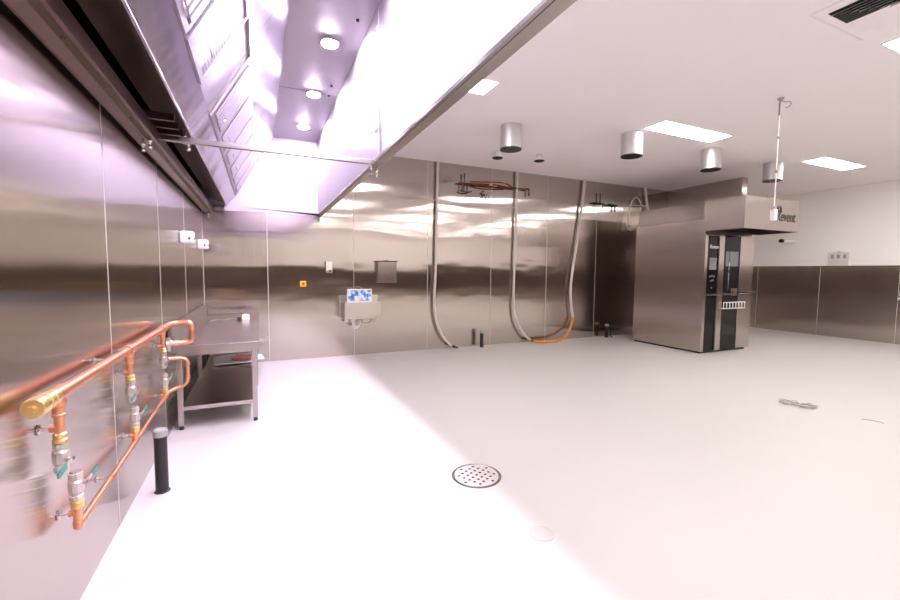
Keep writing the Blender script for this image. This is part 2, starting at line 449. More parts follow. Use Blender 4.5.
# ceiling air diffuser
t = thing('ceiling_vent', (4.6, -5.05, H), 'square white slotted air vent set in the ceiling', 'vent')
b = B(); x0, x1, y0, y1 = 4.14, 4.86, -5.4, -4.68
b.prism([(y0, H), (y1, H), (y1-.03, H-.012), (y0+.03, H-.012)], x0, x1, 0)
b.build('surround', 'ceiling', t)
b = B(); b.box((4.215, -5.3, H-.0145), (4.46, -4.76, H-.0125)); b.build('slot_backing', 'dark', t)
for k in range(7):
    xx = 4.232+.0365*k; b = B()
    yk = -4.765-.036*k
    b.slab([(xx, -5.3, H-.03), (xx+.02, -5.3, H-.016), (xx+.02, yk, H-.016), (xx, yk, H-.03)], (-.5, 0, -1), .003)
    b.build('vane', 'white', t)
b = B()
for k in range(3): b.slab([(4.50+.09*k, -5.3, H-.014), (4.57+.09*k, -5.3, H-.03), (4.57+.09*k, -4.76-.03*k, H-.03), (4.50+.09*k, -4.76-.03*k, H-.014)], (.2, 0, -1), .003)
b.build('deflector', 'ceiling', t)

# hanging cord with socket
cx, cy = 5.505, -3.82
t = thing('pendant_socket', (cx, cy, H), 'white socket box hanging on a thin cord from the ceiling', 'hanging socket')
b = B(); b.tube([(cx, cy, H), (cx-.005, cy, 2.8), (cx, cy, 2.5), (cx, cy, 2.25), (cx, cy, 1.985)], .0055, 8, 0, 2)
b.build('cord', 'white', t)
b = B(); b.lathe((cx, cy, H), (0, 0, -1), [(.03, 0), (.03, .012), (.012, .018)], 16)
b.tube([(cx, cy, H-.012), (cx+.03, cy-.02, H-.045), (cx+.075, cy-.05, H-.03), (cx+.085, cy-.055, H-.075), (cx+.04, cy-.03, H-.10)], .005, 8, 0, 2)
b.tube([(cx, cy, H-.012), (cx-.012, cy, H-.08), (cx-.01, cy, H-.17)], .009, 8, 0, 1)
b.build('cord_hook', 'wire', t)
for zz in (2.67, 2.33): B().cyl((cx, cy, zz), (cx, cy, zz+.03), .011, seg=10).build('cord_clip', 'wire', t)
b = B(); b.box((cx-.026, cy-.024, 1.85), (cx+.026, cy+.024, 1.965)); b.build('socket_body', 'white', t, .006)
b = B(); b.lathe((cx, cy, 1.964), (0, 0, 1), [(.022, 0), (.016, .02), (.009, .03)], 14)
b.box((cx-.04, cy-.005, 1.95), (cx-.032, cy+.005, 1.975)); b.build('cord_grip', 'gray', t)

# ------------------------------------------------------------------ rack oven
OX0, OX1, OY0, OY1, OZ = 7.12, 8.36, -2.0, -.67, 2.16
t = thing('rack_oven', (7.74, -1.33, 0), 'tall stainless steel rack oven standing before the back wall', 'oven')
b = B(); b.box((OX0, OY0, .03), (OX1, OY1, OZ)); b.build('body', 'oven_steel', t, .006)
b = B(); b.box((OX0+.03, OY0+.02, 0), (OX1-.03, OY1-.02, .03)); b.build('plinth', 'black', t)
b = B(); b.box((OX0+.02, OY0+.03, OZ), (OX1-.02, OY1-.02, 2.44)); b.build('top_enclosure', 'bench_steel', t, .004)
b = B(); b.box((OX0+.002, OY0-.018, .03), (7.19, OY0, 1.92)); b.build('front_stile', 'oven_steel', t, .003)
cp = B(); cp.box((7.195, OY0-.022, .03), (7.435, OY0, 1.90)); cp = cp.build('control_panel', 'glass_black', t, .002)
b = B(); b.box((7.235, OY0-.024, 1.36), (7.41, OY0-.0225, 1.55)); b.build('display', 'screen_grey', cp)
for i, (xx, zz) in enumerate(((7.26, 1.25), (7.31, 1.26), (7.36, 1.25), (7.29, 1.18), (7.34, 1.19), (7.31, 1.07))):
    B().cyl((xx, OY0-.026, zz), (xx, OY0-.022, zz), .016, seg=14).build('button', 'screen_grey', cp)
text(None, 'panel_lettering', 'Revent', .085, (7.225, OY0-.0235, 1.70), (PI/2, 0, 0), 'pale_ink', cp, .15)
dr = B()
dr.box((7.44, OY0-.045, .04), (7.565, OY0-.001, 1.92)); dr.box((7.985, OY0-.045, .04), (8.35, OY0-.001, 1.92))
dr = dr.build('door', 'oven_steel', t, .004)
b = B(); b.box((7.565, OY0-.035, .04), (7.985, OY0-.001, 1.92)); g = b.build('door_glass', 'glass_black', dr)
b = B(); b.box((7.60, OY0-.038, .27), (7.95, OY0-.0355, 1.0)); b.box((7.60, OY0-.038, 1.02), (7.95, OY0-.0355, 1.68)); b.build('window_pane', 'window_grey', dr)
b = B(); b.box((7.62, OY0-.039, 1.42), (7.94, OY0-.0382, 1.66)); b.build('pale_glass_area', 'screen_grey', dr)  # paler grey rectangle on the upper door glass
b = B()
b.tube([(7.11, OY0-.085, .965), (7.72, OY0-.085, .965)], .012, 10); b.tube([(7.93, OY0-.085, .985), (8.39, OY0-.085, .985)], .012, 10)
for xx, zz in ((7.16, .965), (7.5, .965), (8.05, .985), (8.32, .985)): b.tube([(xx, OY0-.085, zz), (xx, OY0-.02, zz)], .009, 8)
b.build('door_bar', 'black', dr)
b = B()
b.tube([(7.11, OY0-.085, .951), (7.72, OY0-.085, .951)], .0025, 8); b.tube([(7.93, OY0-.085, .968), (8.39, OY0-.085, .968)], .004, 8)
b.build('bar_trim', 'chrome', dr)
b = B(); b.box((7.74, OY0-.08, .94), (7.90, OY0-.036, 1.05)); b.box((7.78, OY0-.095, .97), (7.86, OY0-.08, 1.02)); b.build('door_latch', 'bench_steel', dr, .006)
b = B()
for zz in (.725, .825): b.tube([(7.56, OY0-.075, zz), (8.13, OY0-.075, zz)], .007, 8)
for k in range(8): b.tube([(7.565+.08*k, OY0-.075, .725), (7.565+.08*k, OY0-.075, .825)], .006, 8)
for xx in (7.58, 8.1): b.tube([(xx, OY0-.075, .725), (xx, OY0-.03, .725)], .006, 8)
b.build('wire_guard', 'white', dr)
b = B(); b.cyl((7.50, OY0-.052, 1.38), (7.50, OY0-.044, 1.38), .022, seg=16); b.build('lock_button', 'chrome', dr)
b = B(); b.tube([(7.70, OY0-.045, 1.02), (7.70, OY0-.045, 1.66)], .004, 8); b.build('door_rod', 'chrome', dr)
# small rivets on the side
for yy, zz in ((-1.35, 1.14), (-1.30, .72)): B().cyl((OX0-.004, yy, zz), (OX0, yy, zz), .012, seg=12).build('rivet', 'chrome', t)

# oven hood
t = thing('oven_hood', (7.8, -2.3, 1.965), 'stainless box hood above the oven doors with dark lettering on front', 'oven hood')
hx0, hx1, hy0, hy1, hz0, hz1 = 7.09, 8.51, -2.605, -2.005, 1.965, 2.44
b = B()
prof = [(hx0, hy1), (hx0, hy0), (hx1-.03, hy0), (hx1-.01, hy0+.008), (hx1, hy0+.03), (hx1, hy1)]
inner = [(hx0+.012, hy1-.012), (hx0+.012, hy0+.012), (hx1-.035, hy0+.012), (hx1-.018, hy0+.018), (hx1-.012, hy0+.035), (hx1-.012, hy1-.012)]
def loop(z, P): return [b.bm.verts.new((x, y, z)) for x, y in P]
A, C, D, E_ = loop(hz1, prof), loop(hz0, prof), loop(hz0, inner), loop(hz0+.16, inner)
b._f(A, 0); b._f(E_, 0)
for P, Q in ((A, C), (C, D), (D, E_)):
    for i in range(6): b._f([P[i], P[(i+1) % 6], Q[(i+1) % 6], Q[i]], 0)
b.build('shell', 'oven_steel', t)
b = B(); b.box((7.2, -2.5, 2.06), (7.75, -2.06, 2.08)); b.box((7.8, -2.5, 2.06), (8.4, -2.06, 2.08))
for k in range(6): b.box((7.22+.09*k, -2.48, 2.052), (7.25+.09*k, -2.08, 2.06)); b.box((7.82+.095*k, -2.48, 2.052), (7.85+.095*k, -2.08, 2.06))
b.build('filter', 'dark', t)
b = B()
for zz in (2.24, 2.06): b.cyl((7.10, hy0-.005, zz), (7.10, hy0, zz), .008, seg=10)
b.cyl((7.088, hy0+.02, 2.2), (7.09, hy0+.02, 2.2), .008, seg=10); b.build('screw', 'chrome', t)
text(None, 'lettering', 'Revent', .225, (7.865, hy0-.0015, 2.115), (PI/2, 0, 0), 'ink', t, .2, .0015, .80)
b = B()
for r in (.055, .034):
    b.tube([(7.935+r*math.cos(a), hy0-.003, 2.275+r*1.05*math.sin(a)) for a in [k*2*PI/20 for k in range(-4, 14)]], .006, 6)
b.build('swirl_mark', 'ink', t)
b = B().box((7.30, -2.42, 2.44), (7.52, -2.28, 2.475)); tag(b.build('junction_box', 'white', None, .005, (7.41, -2.35, 2.44)), 'small white box lying on top of the oven hood', 'box')

# ------------------------------------------------------------------ copper manifold on the left wall
PX = .055
t = thing('copper_manifold', (0, -3.7, .6), 'copper gas pipe manifold with six green-handled valves on the left wall', 'pipework')
b = B()
b.tube([(PX, -4.70, .886), (PX, -2.93, .886), (PX, -2.84, .890), (PX+.012, -2.78, .893), (PX+.05, -2.755, .900)], .021, 16, 0, 1)
b.build('header_pipe', 'copper', t)
b = B(); b.tube([(PX+.045, -2.757, .9), (.145, -2.75, .905), (.195, -2.75, .900), (.20, -2.75, .83), (.198, -2.75, .76), (.15, -2.75, .752), (PX+.02, -2.79, .752)], .0185, 14, 0, 2)
b.build('return_bend', 'copper', t)
b = B()
for p, q in (((.193, -2.75, .862), (.2, -2.75, .842)), ((.199, -2.75, .80), (.199, -2.75, .78)), ((.11, -2.757, .752), (.09, -2.77, .752))): b.cyl(p, q, .0225, seg=14)
b.build('bend_collar', 'copper', t)
b = B(); b.lathe((PX, -2.79, .752), (-.5, -.5, 0), [(.02, -.03), (.026, -.02), (.026, .02), (.02, .03)], 14); b.cyl((PX, -2.80, .70), (PX, -2.80, .80), .014, seg=10); b.build('union', 'nickel', t)
b = B(); b.lathe((PX, -4.70, .886), (0, -1, 0), [(.023, -.05), (.027, -.045), (.027, -.01), (.024, -.008), (.024, .004), (.030, .006), (.030, .03), (.026, .032), (.026, .042), (.031, .046), (.031, .085), (.028, .09), (.012, .091), (.011, .105)], 16); b.build('end_cap', 'brass', t)
# tees and drops with valves
def valve(x, y, ztop, down, parent, lever):
    """ball valve on a vertical pipe; body runs from ztop downwards (down=1) or upwards (-1)"""
    s_ = -1 if down else 1
    v = B(); v.lathe((x, y, ztop), (0, 0, s_), [(.016, 0), (.021, .001), (.021, .016), (.0185, .018), (.0185, .024), (.0235, .03), (.0245, .045), (.0235, .066), (.0185, .072), (.0185, .077), (.0215, .079), (.0215, .097), (.0165, .099), (.0165, .106), (.012, .107)], 10)
    v.cyl((x, y, ztop+s_*.06), (x+.032, y+.0, ztop+s_*.06), .009, seg=10)
    vo = v.build('valve', 'nickel', parent)
    l_ = B(); q = Vector((x+.032, y, ztop+s_*.06)); d = Vector(lever).normalized(); side = d.cross(Vector((1, 0, 0))).normalized()*.009
    def bar(a, c, w_, mi):
        sd = side/.009*w_; A = q+d*a; Cc = q+d*c
        l_.slab([A-sd, Cc-sd, Cc+sd, A+sd], (1, 0, 0), .005, mi)
    bar(-.012, .05, .006, 1); bar(.05, .115, .009, 0)
    l_.build('lever', ['green', 'nickel'], vo)
    n_ = B(); n_.lathe((x, y, ztop), (0, 0, -s_), [(.018, 0), (.021, .002), (.021, .012), (.016, .016), (.019, .018), (.019, .03), (.0145, .034)], 12); n_.build('nut', 'brass', vo)
def bracket(x, y, z, parent):
    k = B(); k.lathe((.0015, y, z), (1, 0, 0), [(.017, 0), (.017, .004), (.006, .008), (.005, x-.02)], 12)
    ko = k.build('bracket', 'chrome', parent)
    k = B(); k.lathe((x-.028, y, z), (1, 0, 0), [(.006, 0), (.0135, .004), (.0135, .028)], 12); k.build('bracket_stub', 'copper', ko)
for yy, lv in ((-4.622, (0, -1, -.08)), (-3.79, (0, -1, -.05)), (-2.985, (0, -1, 0))):
    b = B(); b.cyl((PX, yy, .886), (PX, yy, .748), .0135, seg=14)
    b.cyl((PX, yy-.04, .886), (PX, yy+.04, .886), .0255, seg=16); b.lathe((PX, yy, .866), (0, 0, -1), [(.022, 0), (.021, .02), (.0165, .024), (.0165, .045), (.0185, .047), (.0185, .055), (.0140, .057)], 14)
    b.build('drop_pipe', 'copper', t)
    valve(PX, yy, .722, True, t, lv); bracket(PX, yy, .772, t)
b = B(); b.tube([(PX, -4.516, .42), (PX, -4.516, .385), (PX, -4.505, .374), (PX, -4.47, .373), (PX, -4.0, .382), (PX, -3.3, .402), (PX, -2.98, .412), (PX+.01, -2.90, .425), (.10, -2.85, .436), (.155, -2.85, .45), (.175, -2.85, .49), (.178, -2.85, .60), (.17, -2.85, .645), (.12, -2.85, .656), (PX+.01, -2.87, .658)], .0115, 12, 0, 2)
b.build('lower_pipe', 'copper', t)
b = B()
for p, q in (((.176, -2.85, .50), (.177, -2.85, .52)), ((.177, -2.85, .60), (.177, -2.85, .62)), ((PX, -4.15, .379), (PX, -4.13, .379)), ((PX, -3.75, .389), (PX, -3.72, .39)), ((PX, -3.0, .411), (PX, -2.95, .413))): b.cyl(p, q, .0155, seg=12)
b.build('pipe_collar', 'copper', t)
for yy, z0, lv in ((-4.516, .375, (0, 1, .05)), (-3.742, .388, (0, 1, .05)), (-2.975, .411, (0, 1, .1))):
    b = B(); b.cyl((PX, yy, z0), (PX, yy, .452), .0130, seg=14); b.lathe((PX, yy, z0-.014), (0, 0, 1), [(.008, 0), (.0155, .008), (.0155, .03), (.0130, .034)], 12); b.build('riser_pipe', 'copper', t)
    valve(PX, yy, .472, False, t, lv); bracket(PX, yy, .425, t)
k = B(); k.lathe((.0015, -4.14, .379), (1, 0, 0), [(.014, 0), (.014, .004), (.005, .006), (.005, PX-.005)], 10); k.build('pipe_clip', 'chrome', t)
k = B(); k.lathe((.0015, -4.1, .90), (1, 0, 0), [(.014, 0), (.014, .004), (.006, .006), (.006, PX-.005)], 10); k.build('pipe_clip', 'chrome', t)

# ------------------------------------------------------------------ black floor pipes
def floor_pipe(x, y, h, r, label, tilt=0):
    t = thing('floor_pipe', (x, y, 0), label, 'pipe', 'capped black pipes rising from the floor')
    B().cyl((x, y, 0), (x+tilt, y, h), r, seg=20).build('pipe', 'black', t)
    B().lathe((x+tilt, y, h-.004), (0, 0, 1), [(r*1.12, 0), (r*1.12, .035), (r*.9, .042)], 20).build('cap', 'gray', t)
    B().lathe((x, y, 0), (0, 0, 1), [(r*1.25, 0), (r*1.2, .006), (r*1.02, .008)], 20).build('collar', 'black', t)
floor_pipe(.125, -3.54, .335, .033, 'thick black pipe with grey cap standing before the copper manifold')
floor_pipe(4.13, -.15, .245, .030, 'short black pipe on the floor between the two left hoses')
floor_pipe(7.0, -.14, .23, .036, 'stubby black pipe on the floor beside the tall oven')
b = B(); b.tube([(7.04, -.20, .18), (7.04, -.20, .04), (7.05, -.24, .012)], .012, 8, 0, 1)
tag(b.build('drain_hose', 'black', None, 0, (7.04, -.2, 0)), 'short black hose curling beside the stubby floor pipe near the oven', 'hose')

# ------------------------------------------------------------------ steel workbench
BX0, BX1, BY0, BY1, BZ = .03, .655, -2.53, -.03, .695
t = thing('workbench', (.34, -1.28, 0), 'long low stainless steel workbench with undershelf in the left corner', 'table')
b = B(); b.box((BX0, BY0, BZ-.06), (BX1, BY1, BZ)); b.build('tabletop', 'bench_steel', t, .004)
b = B(); b.box((.008, BY0, BZ-.06), (BX0, BY1, .845)); b.box((.008, BY0, .838), (BX0+.02, BY1, .85)); b.build('splashback', 'bench_steel', t, .002)
b = B(); b.box((BX0+.045, BY0+.035, .155), (BX1-.05, BY1-.02, .19)); b.build('undershelf', 'bench_steel', t, .003)
for yy in (-2.48, -1.27, -.08):
    for xx in (.07, .615):
        lg = B().box((xx-.02, yy-.02, .03), (xx+.02, yy+.02, BZ-.06)).build('leg', 'bench_steel', t, .003)
        B().lathe((xx, yy, 0), (0, 0, 1), [(.016, 0), (.018, .004), (.016, .02), (.012, .035)], 12).build('foot', 'black', lg)
b = B(); b.box((.09, -2.50, .36), (.10, -.06, .52)); 
b = B(); b.box((BX0+.02, -2.47, .60), (BX1-.02, -2.45, BZ-.06)); b.build('apron', 'bench_steel', t)
# things on the bench
b = B(); b.box((.47, -.80, BZ), (.55, -.72, BZ+.055)); b.cyl((.51, -.76, BZ+.055), (.51, -.76, BZ+.065), .025, seg=14)
tag(b.build('plug_adapter', 'white', None, .006, (.51, -.76, BZ)), 'small white plug box standing on the bench top', 'plug')
b = B(); b.box((.42, -.83, BZ), (.46, -.74, BZ+.035)); tag(b.build('plug_adapter', 'black', None, .004, (.44, -.78, BZ)), 'small dark plug on the bench top left of the white one', 'plug')
b = B(); b.tube([(.42, -.78, BZ+.012), (.36, -.7, BZ+.006), (.28, -.8, BZ+.006), (.2, -.72, BZ+.006), (.14, -.9, BZ+.006)], .005, 8, 0, 2)
tag(b.build('cable', 'wire', None, 0, (.42, -.78, BZ)), 'thin cable lying across the bench top', 'cable')
def sheet(x0, x1, y0, y1, z, seed, rot, amp):
    rnd = random.Random(seed); bb = B(); n = 9
    cx_, cy_ = (x0+x1)/2, (y0+y1)/2
    ph = [rnd.uniform(0, 6) for _ in range(4)]
    g = []; 
    for top in (1, 0):
        gg = []
        for i in range(n):
            for j in range(n):
                u = x0+(x1-x0)*i/(n-1)-cx_; v = y0+(y1-y0)*j/(n-1)-cy_
                X = cx_+u*math.cos(rot)-v*math.sin(rot); Y = cy_+u*math.sin(rot)+v*math.cos(rot)
                hgt = amp*(1+.5*math.sin(9*u+ph[0])+.5*math.sin(11*v+ph[1])*math.cos(7*u+ph[2]))
                gg.append(bb.bm.verts.new((X, Y, z+hgt*.5+(.012 if top else 0))))
        g.append(gg)
    T, U = g
    for i in range(n-1):
        for j in range(n-1):
            q = [i*n+j, (i+1)*n+j, (i+1)*n+j+1, i*n+j+1]
            bb._f([T[k] for k in q], 0, True); bb._f([U[k] for k in q[::-1]], 0, True)
    rim = [j for j in range(n)]+[i*n+n-1 for i in range(1, n)]+[(n-1)*n+j for j in range(n-2, -1, -1)]+[i*n for i in range(n-2, 0, -1)]
    for a, c in zip(rim, rim[1:]+rim[:1]): bb._f([T[a], T[c], U[c], U[a]], 0)
    return bb
tag(sheet(.15, .56, -.98, -.46, .192, 3, .12, .016).build('paper_bag', 'paper', None, 0, (.35, -.38, .192)), 'crumpled pale bag on the bench undershelf at the back', 'bag')
tag(sheet(.37, .58, -.92, -.66, .232, 5, -.15, .008).build('leaflet', 'pinkprint', None, 0, (.5, -.5, .228)), 'pink printed leaflet lying on the crumpled bag', 'leaflet')
tag(sheet(.575, .69, -.80, -.50, .192, 8, .1, .005).build('paper_sheet', 'paper', None, 0, (.62, -.28, .192)), 'white paper sticking out past the bench undershelf edge', 'paper')

# ------------------------------------------------------------------ back wall fixtures
# hand basin
t = thing('hand_basin', (2.0, -.18, .59), 'small stainless hand basin fixed to the back wall', 'sink')
b = B()
X0, X1, Y0, Z0, Z1 = 1.775, 2.225, -.35, .59, .835
P = [(X0, 0), (X0, Y0), (X1, Y0), (X1, 0)]; I = [(X0+.03, -.06), (X0+.03, Y0+.03), (X1-.03, Y0+.03), (X1-.03, -.06)]
lp = lambda z, Q: [b.bm.verts.new((x, y, z)) for x, y in Q]
A, C, D, E_ = lp(Z0, P), lp(Z1, P), lp(Z1, I), lp(Z0+.05, [(x+(.04 if x < 2 else -.04), y+(.03 if y < -.2 else -.03)) for x, y in I])
b._f(A, 0); b._f(E_, 0)
for Q, R in ((A, C), (C, D), (D, E_)):
    for i in range(4): b._f([Q[i], Q[(i+1) % 4], R[(i+1) % 4], R[i]], 0)
b.build('bowl', 'brightened_steel', t, .004)
b = B(); b.box((X0-.02, -.012, Z0-.01), (X1+.12, -.0016, Z1+.09)); b.box((X1, -.28, Z0+.03), (X1+.10, -.012, Z1-.01)); b.build('wall_flange', 'brightened_steel', t, .003)
b = B(); b.tube([(2.06, -.04, .84), (2.06, -.04, 1.0), (2.06, -.07, 1.04), (2.06, -.14, 1.04), (2.06, -.17, 1.0)], .011, 10, 0, 2); b.cyl((2.06, -.04, .83), (2.06, -.04, .86), .022, seg=14); b.build('tap', 'chrome', t)
b = B(); b.cyl((1.93, -.18, .59), (1.93, -.18, .53), .028, seg=16); b.tube([(1.93, -.18, .54), (1.93, -.18, .47), (1.97, -.18, .445), (2.02, -.17, .47), (2.02, -.16, .53), (2.0, -.08, .52), (2.0, -.002, .52)], .022, 12, 0, 2)
b.cyl((1.84, -.12, .59), (1.84, -.12, .52), .03, seg=14); b.build('drain_trap', 'white', t)
b = B(); b.tube([(2.03, -.22, .58), (2.06, -.22, .53), (2.12, -.22, .515), (2.18, -.22, .53), (2.20, -.22, .60)], .009, 8, 0, 2); b.build('supply_hose', 'wire', t)
b = B(); b.lathe((2.235, -.2, .60), (0, 0, -1), [(.014, 0), (.016, .02), (.011, .03), (.013, .07), (.008, .08)], 12); b.build('stop_valve', 'brass', t)
for k, (x0, x1, m_, l_) in enumerate(((1.815, 1.985, 'print_a', 'white carton with round blue picture standing on the left of the hand basin'),
                                      (1.99, 2.17, 'print_b', 'white carton with square blue print standing on the right of the hand basin'))):
    b = B(); b.box((x0, -.345, .836), (x1, -.29, 1.03), 0)
    b.box((x0+.012, -.3462, .86), (x1-.012, -.345, 1.012), 1)
    tag(b.build('carton', ['white', m_], None, .002, ((x0+x1)/2, -.31, .836)), l_, 'box', 'blue and white cartons on the hand basin')
# soap dispenser
t = thing('soap_dispenser', (1.605, 0, 1.33), 'small steel soap dispenser on the back wall above the basin', 'soap dispenser')
b = B(); b.prism([(0, 1.26), (-.07, 1.26), (-.085, 1.29), (-.07, 1.43), (0, 1.43)], 1.56, 1.65, 0); b.build('case', 'oven_steel', t, .004)
b = B(); b.box((1.60, -.10, 1.275), (1.635, -.08, 1.305)); b.build('push_button', 'black', t, .004)
# towel dispenser
t = thing('towel_dispenser', (2.47, 0, 1.28), 'square steel paper towel dispenser on the back wall', 'towel dispenser')
b = B(); b.box((2.325, -.11, 1.115), (2.625, 0, 1.445)); b.build('case', 'oven_steel', t, .006)
b = B(); b.box((2.315, -.12, 1.438), (2.635, -.0016, 1.452)); b.box((2.46, -.06, 1.452), (2.50, -.02, 1.462)); b.build('lid', 'dark', t)
b = B(); b.box((2.36, -.10, 1.108), (2.59, -.03, 1.1155)); b.build('towel_slot', 'dark', t)
b = B(); b.cyl((2.475, -.114, 1.16), (2.475, -.109, 1.16), .009, seg=10); b.build('lock', 'dark', t)
# emergency switch
t = thing('emergency_switch', (1.245, 0, 1.10), 'small yellow emergency switch with red button on the back wall', 'switch')
b = B(); b.box((1.205, -.04, 1.06), (1.285, -.0016, 1.14)); b.build('case', 'yellow', t, .005)
b = B(); b.lathe((1.245, -.04, 1.10), (0, -1, 0), [(.012, 0), (.012, .012), (.022, .014), (.022, .024), (.016, .028)], 16); b.build('button', 'red', t)
# twin white boxes on the left wall
def wall_box(y, z, label):
    t = thing('sensor_box', (0, y, z), label, 'wall box', 'white boxes on the left wall')
    b = B(); b.box((.0016, y-.055, z-.056), (.115, y+.055, z+.056)); b.build('case', 'white', t, .018)
    b = B(); b.cyl((.113, y-.008, z-.012), (.119, y-.008, z-.012), .012, seg=12); b.cyl((.08, y-.059, z-.012), (.08, y-.053, z-.012), .010, seg=12); b.build('lens', 'dark', t)
    return t
wb = wall_box(-1.74, 1.60, 'white rounded box on the left wall, the nearer of two')
dup(wb, (0, -.52, 1.60), 'white rounded box on the left wall close to the back corner')

# hoses
def hose(name, pts, r, m_, label, sm=2, clips=(), plug=None):
    t = thing(name, pts[0], label, 'hose', 'hoses hanging down the back wall')
    B().tube(pts, r, 12, 0, sm).build('tube', m_, t)
    for z in clips:
        k = B(); k.box((pts[0][0]-.035, -.03, z-.012), (pts[0][0]+.03, -.0016, z+.012)); k.build('clip', 'chrome', t, .003)
    if plug:
        p, d = Vector(plug[0]), Vector(plug[1]).normalized()
        k = B(); k.cyl(p, p+d*.06, .022, seg=12); k.cyl(p+d*.06, p+d*.11, .012, seg=10)
        k.cyl(p+Vector((.03, 0, .012)), p+Vector((.045, -.03, -.02)), .008, seg=8); k.build('plug', 'black', t)
hose('white_hose', [(3.335, -.05, H), (3.325, -.05, 2.6), (3.31, -.05, 1.8), (3.30, -.055, 1.2), (3.275, -.06, .85), (3.29, -.07, .55), (3.38, -.09, .28), (3.49, -.12, .12), (3.57, -.14, .055)], .021, 'white_hose',
     'pale hose hanging down the back wall left of the black floor pipe', 2, (2.45, 2.2), ((3.57, -.14, .055), (.7, -.2, -.25)))
hose('white_hose', [(4.86, -.05, H), (4.855, -.05, 2.6), (4.84, -.05, 1.6), (4.82, -.055, .9), (4.83, -.06, .62), (4.88, -.08, .40), (4.97, -.10, .24), (5.08, -.13, .11), (5.15, -.15, .06)], .021, 'white_hose',
     'pale hose hanging beside the copper pipes, joined to the orange hose', 2, (2.45, 2.2), ((5.15, -.15, .055), (.6, -.2, -.2)))
hose('white_hose', [(6.40, -.05, H), (6.385, -.05, 2.85), (6.33, -.05, 2.45), (6.25, -.055, 1.9), (6.15, -.06, 1.35), (6.11, -.06, 1.0), (6.13, -.065, .72), (6.185, -.07, .43)], .024, 'white_hose',
     'pale slanting hose right of the others, its lower end in the orange hose', 2)
hose('orange_hose', [(5.17, -.20, .05), (5.26, -.22, .022), (5.45, -.24, .018), (5.68, -.24, .02), (5.86, -.20, .05), (6.02, -.14, .14), (6.13, -.09, .27), (6.185, -.07, .43)], .021, 'orange',
     'orange hose curving along the floor below the back wall', 2)
hose('white_hose', [(8.02, -.05, H+.005), (8.06, -.05, 2.85), (8.12, -.06, 2.6), (8.2, -.08, 2.3), (8.22, -.1, 1.9)], .03, 'white_hose',
     'pale hose going down behind the top of the tall oven', 2)

# copper pipes high on the back wall
t = thing('copper_pipework', (4.4, -.06, 2.8), 'tarnished copper pipe run high on the back wall under the ceiling', 'pipework')
b = B(); b.tube([(3.70, -.06, 2.765), (3.95, -.06, 2.765), (4.3, -.065, 2.768), (4.7, -.06, 2.775), (5.1, -.06, 2.775)], .013, 10, 0, 1); b.build('long_pipe', 'old_copper', t)
b = B(); b.tube([(3.90, -.09, 2.79), (4.2, -.10, 2.815), (4.5, -.11, 2.83), (4.62, -.10, 2.82), (4.72, -.08, 2.785)], .012, 10, 0, 2); b.build('bypass_pipe', 'old_copper', t)
b = B(); b.tube([(4.0, -.11, 2.76), (4.2, -.12, 2.735), (4.45, -.11, 2.745), (4.66, -.07, 2.76)], .010, 10, 0, 2); b.build('lower_pipe', 'old_copper', t)
for xx, zz in ((4.30, 2.775), (4.55, 2.83), (4.38, 2.755)): B().lathe((xx-.03, -.10, zz), (1, 0, 0), [(.015, 0), (.018, .01), (.015, .03), (.018, .05), (.015, .06)], 12).build('fitting', 'brass', t)
for xx, zz in ((3.80, 2.765), (4.95, 2.775)):
    k = B(); k.lathe((xx, -.0016, zz), (0, -1, 0), [(.022, 0), (.022, .004), (.007, .006), (.007, .05)], 10); k.build('bracket', 'chrome', t)
b = B(); b.cyl((3.81, -.06, 2.765), (3.81, -.06, 2.90), .009, seg=10); b.cyl((3.81, -.06, 2.86), (3.81, -.06, 2.93), .014, seg=10); b.build('riser', 'dimmed_steel', t)
b = B(); b.cyl((3.86, -.06, 2.765), (3.86, -.06, 2.64), .010, seg=10); b.cyl((3.765, -.06, 2.765), (3.765, -.06, 2.64), .008, seg=8); b.tube([(3.73, -.07, 2.635), (3.80, -.07, 2.62), (3.91, -.07, 2.625), (3.94, -.07, 2.645)], .010, 8, 0, 1); b.build('valve_handle', 'black', t)
b = B(); b.tube([(4.17, -.06, 2.65), (4.22, -.06, 2.625), (4.31, -.06, 2.635)], .018, 8, 0, 1); b.cyl((4.21, -.06, 2.63), (4.215, -.06, 2.53), .012, seg=8); b.cyl((4.285, -.06, 2.63), (4.28, -.06, 2.54), .012, seg=8); b.tube([(4.2, -.002, 2.68), (4.2, -.06, 2.65)], .012, 8); b.build('hanger', 'bench_steel', t)
b = B(); b.cyl((5.11, -.06, 2.775), (5.11, -.06, 2.66), .012, seg=10); b.tube([(5.02, -.06, 2.775), (5.09, -.06, 2.79), (5.11, -.06, 2.77)], .014, 10, 0, 1); b.build('outlet', 'black', t)

t = thing('wall_tap', (6.9, -.05, 2.66), 'dark pipe taps on a thin pipe high on the back wall near the oven', 'tap')
b = B(); b.tube([(6.62, -.05, 2.66), (6.90, -.05, 2.655)], .014, 8); b.cyl((6.80, -.05, 2.655), (6.80, -.05, 2.86), .010, seg=8); b.tube([(6.80, -.05, 2.655), (6.80, -.12, 2.64), (6.80, -.13, 2.56)], .010, 8, 0, 1); b.build('tap_body', 'black', t)
b = B(); b.tube([(7.0, -.05, 2.645), (7.25, -.05, 2.645)], .022, 8); b.cyl((7.2, -.05, 2.645), (7.2, -.05, 2.52), .013, seg=8); b.cyl((7.06, -.002, 2.645), (7.06, -.05, 2.645), .012, seg=8); b.build('second_tap', 'black', t)
b = B(); b.tube([(6.90, -.05, 2.655), (7.0, -.05, 2.65), (7.25, -.05, 2.655), (8.0, -.04, 2.70)], .008, 8); b.build('thin_pipe', 'white_hose', t)
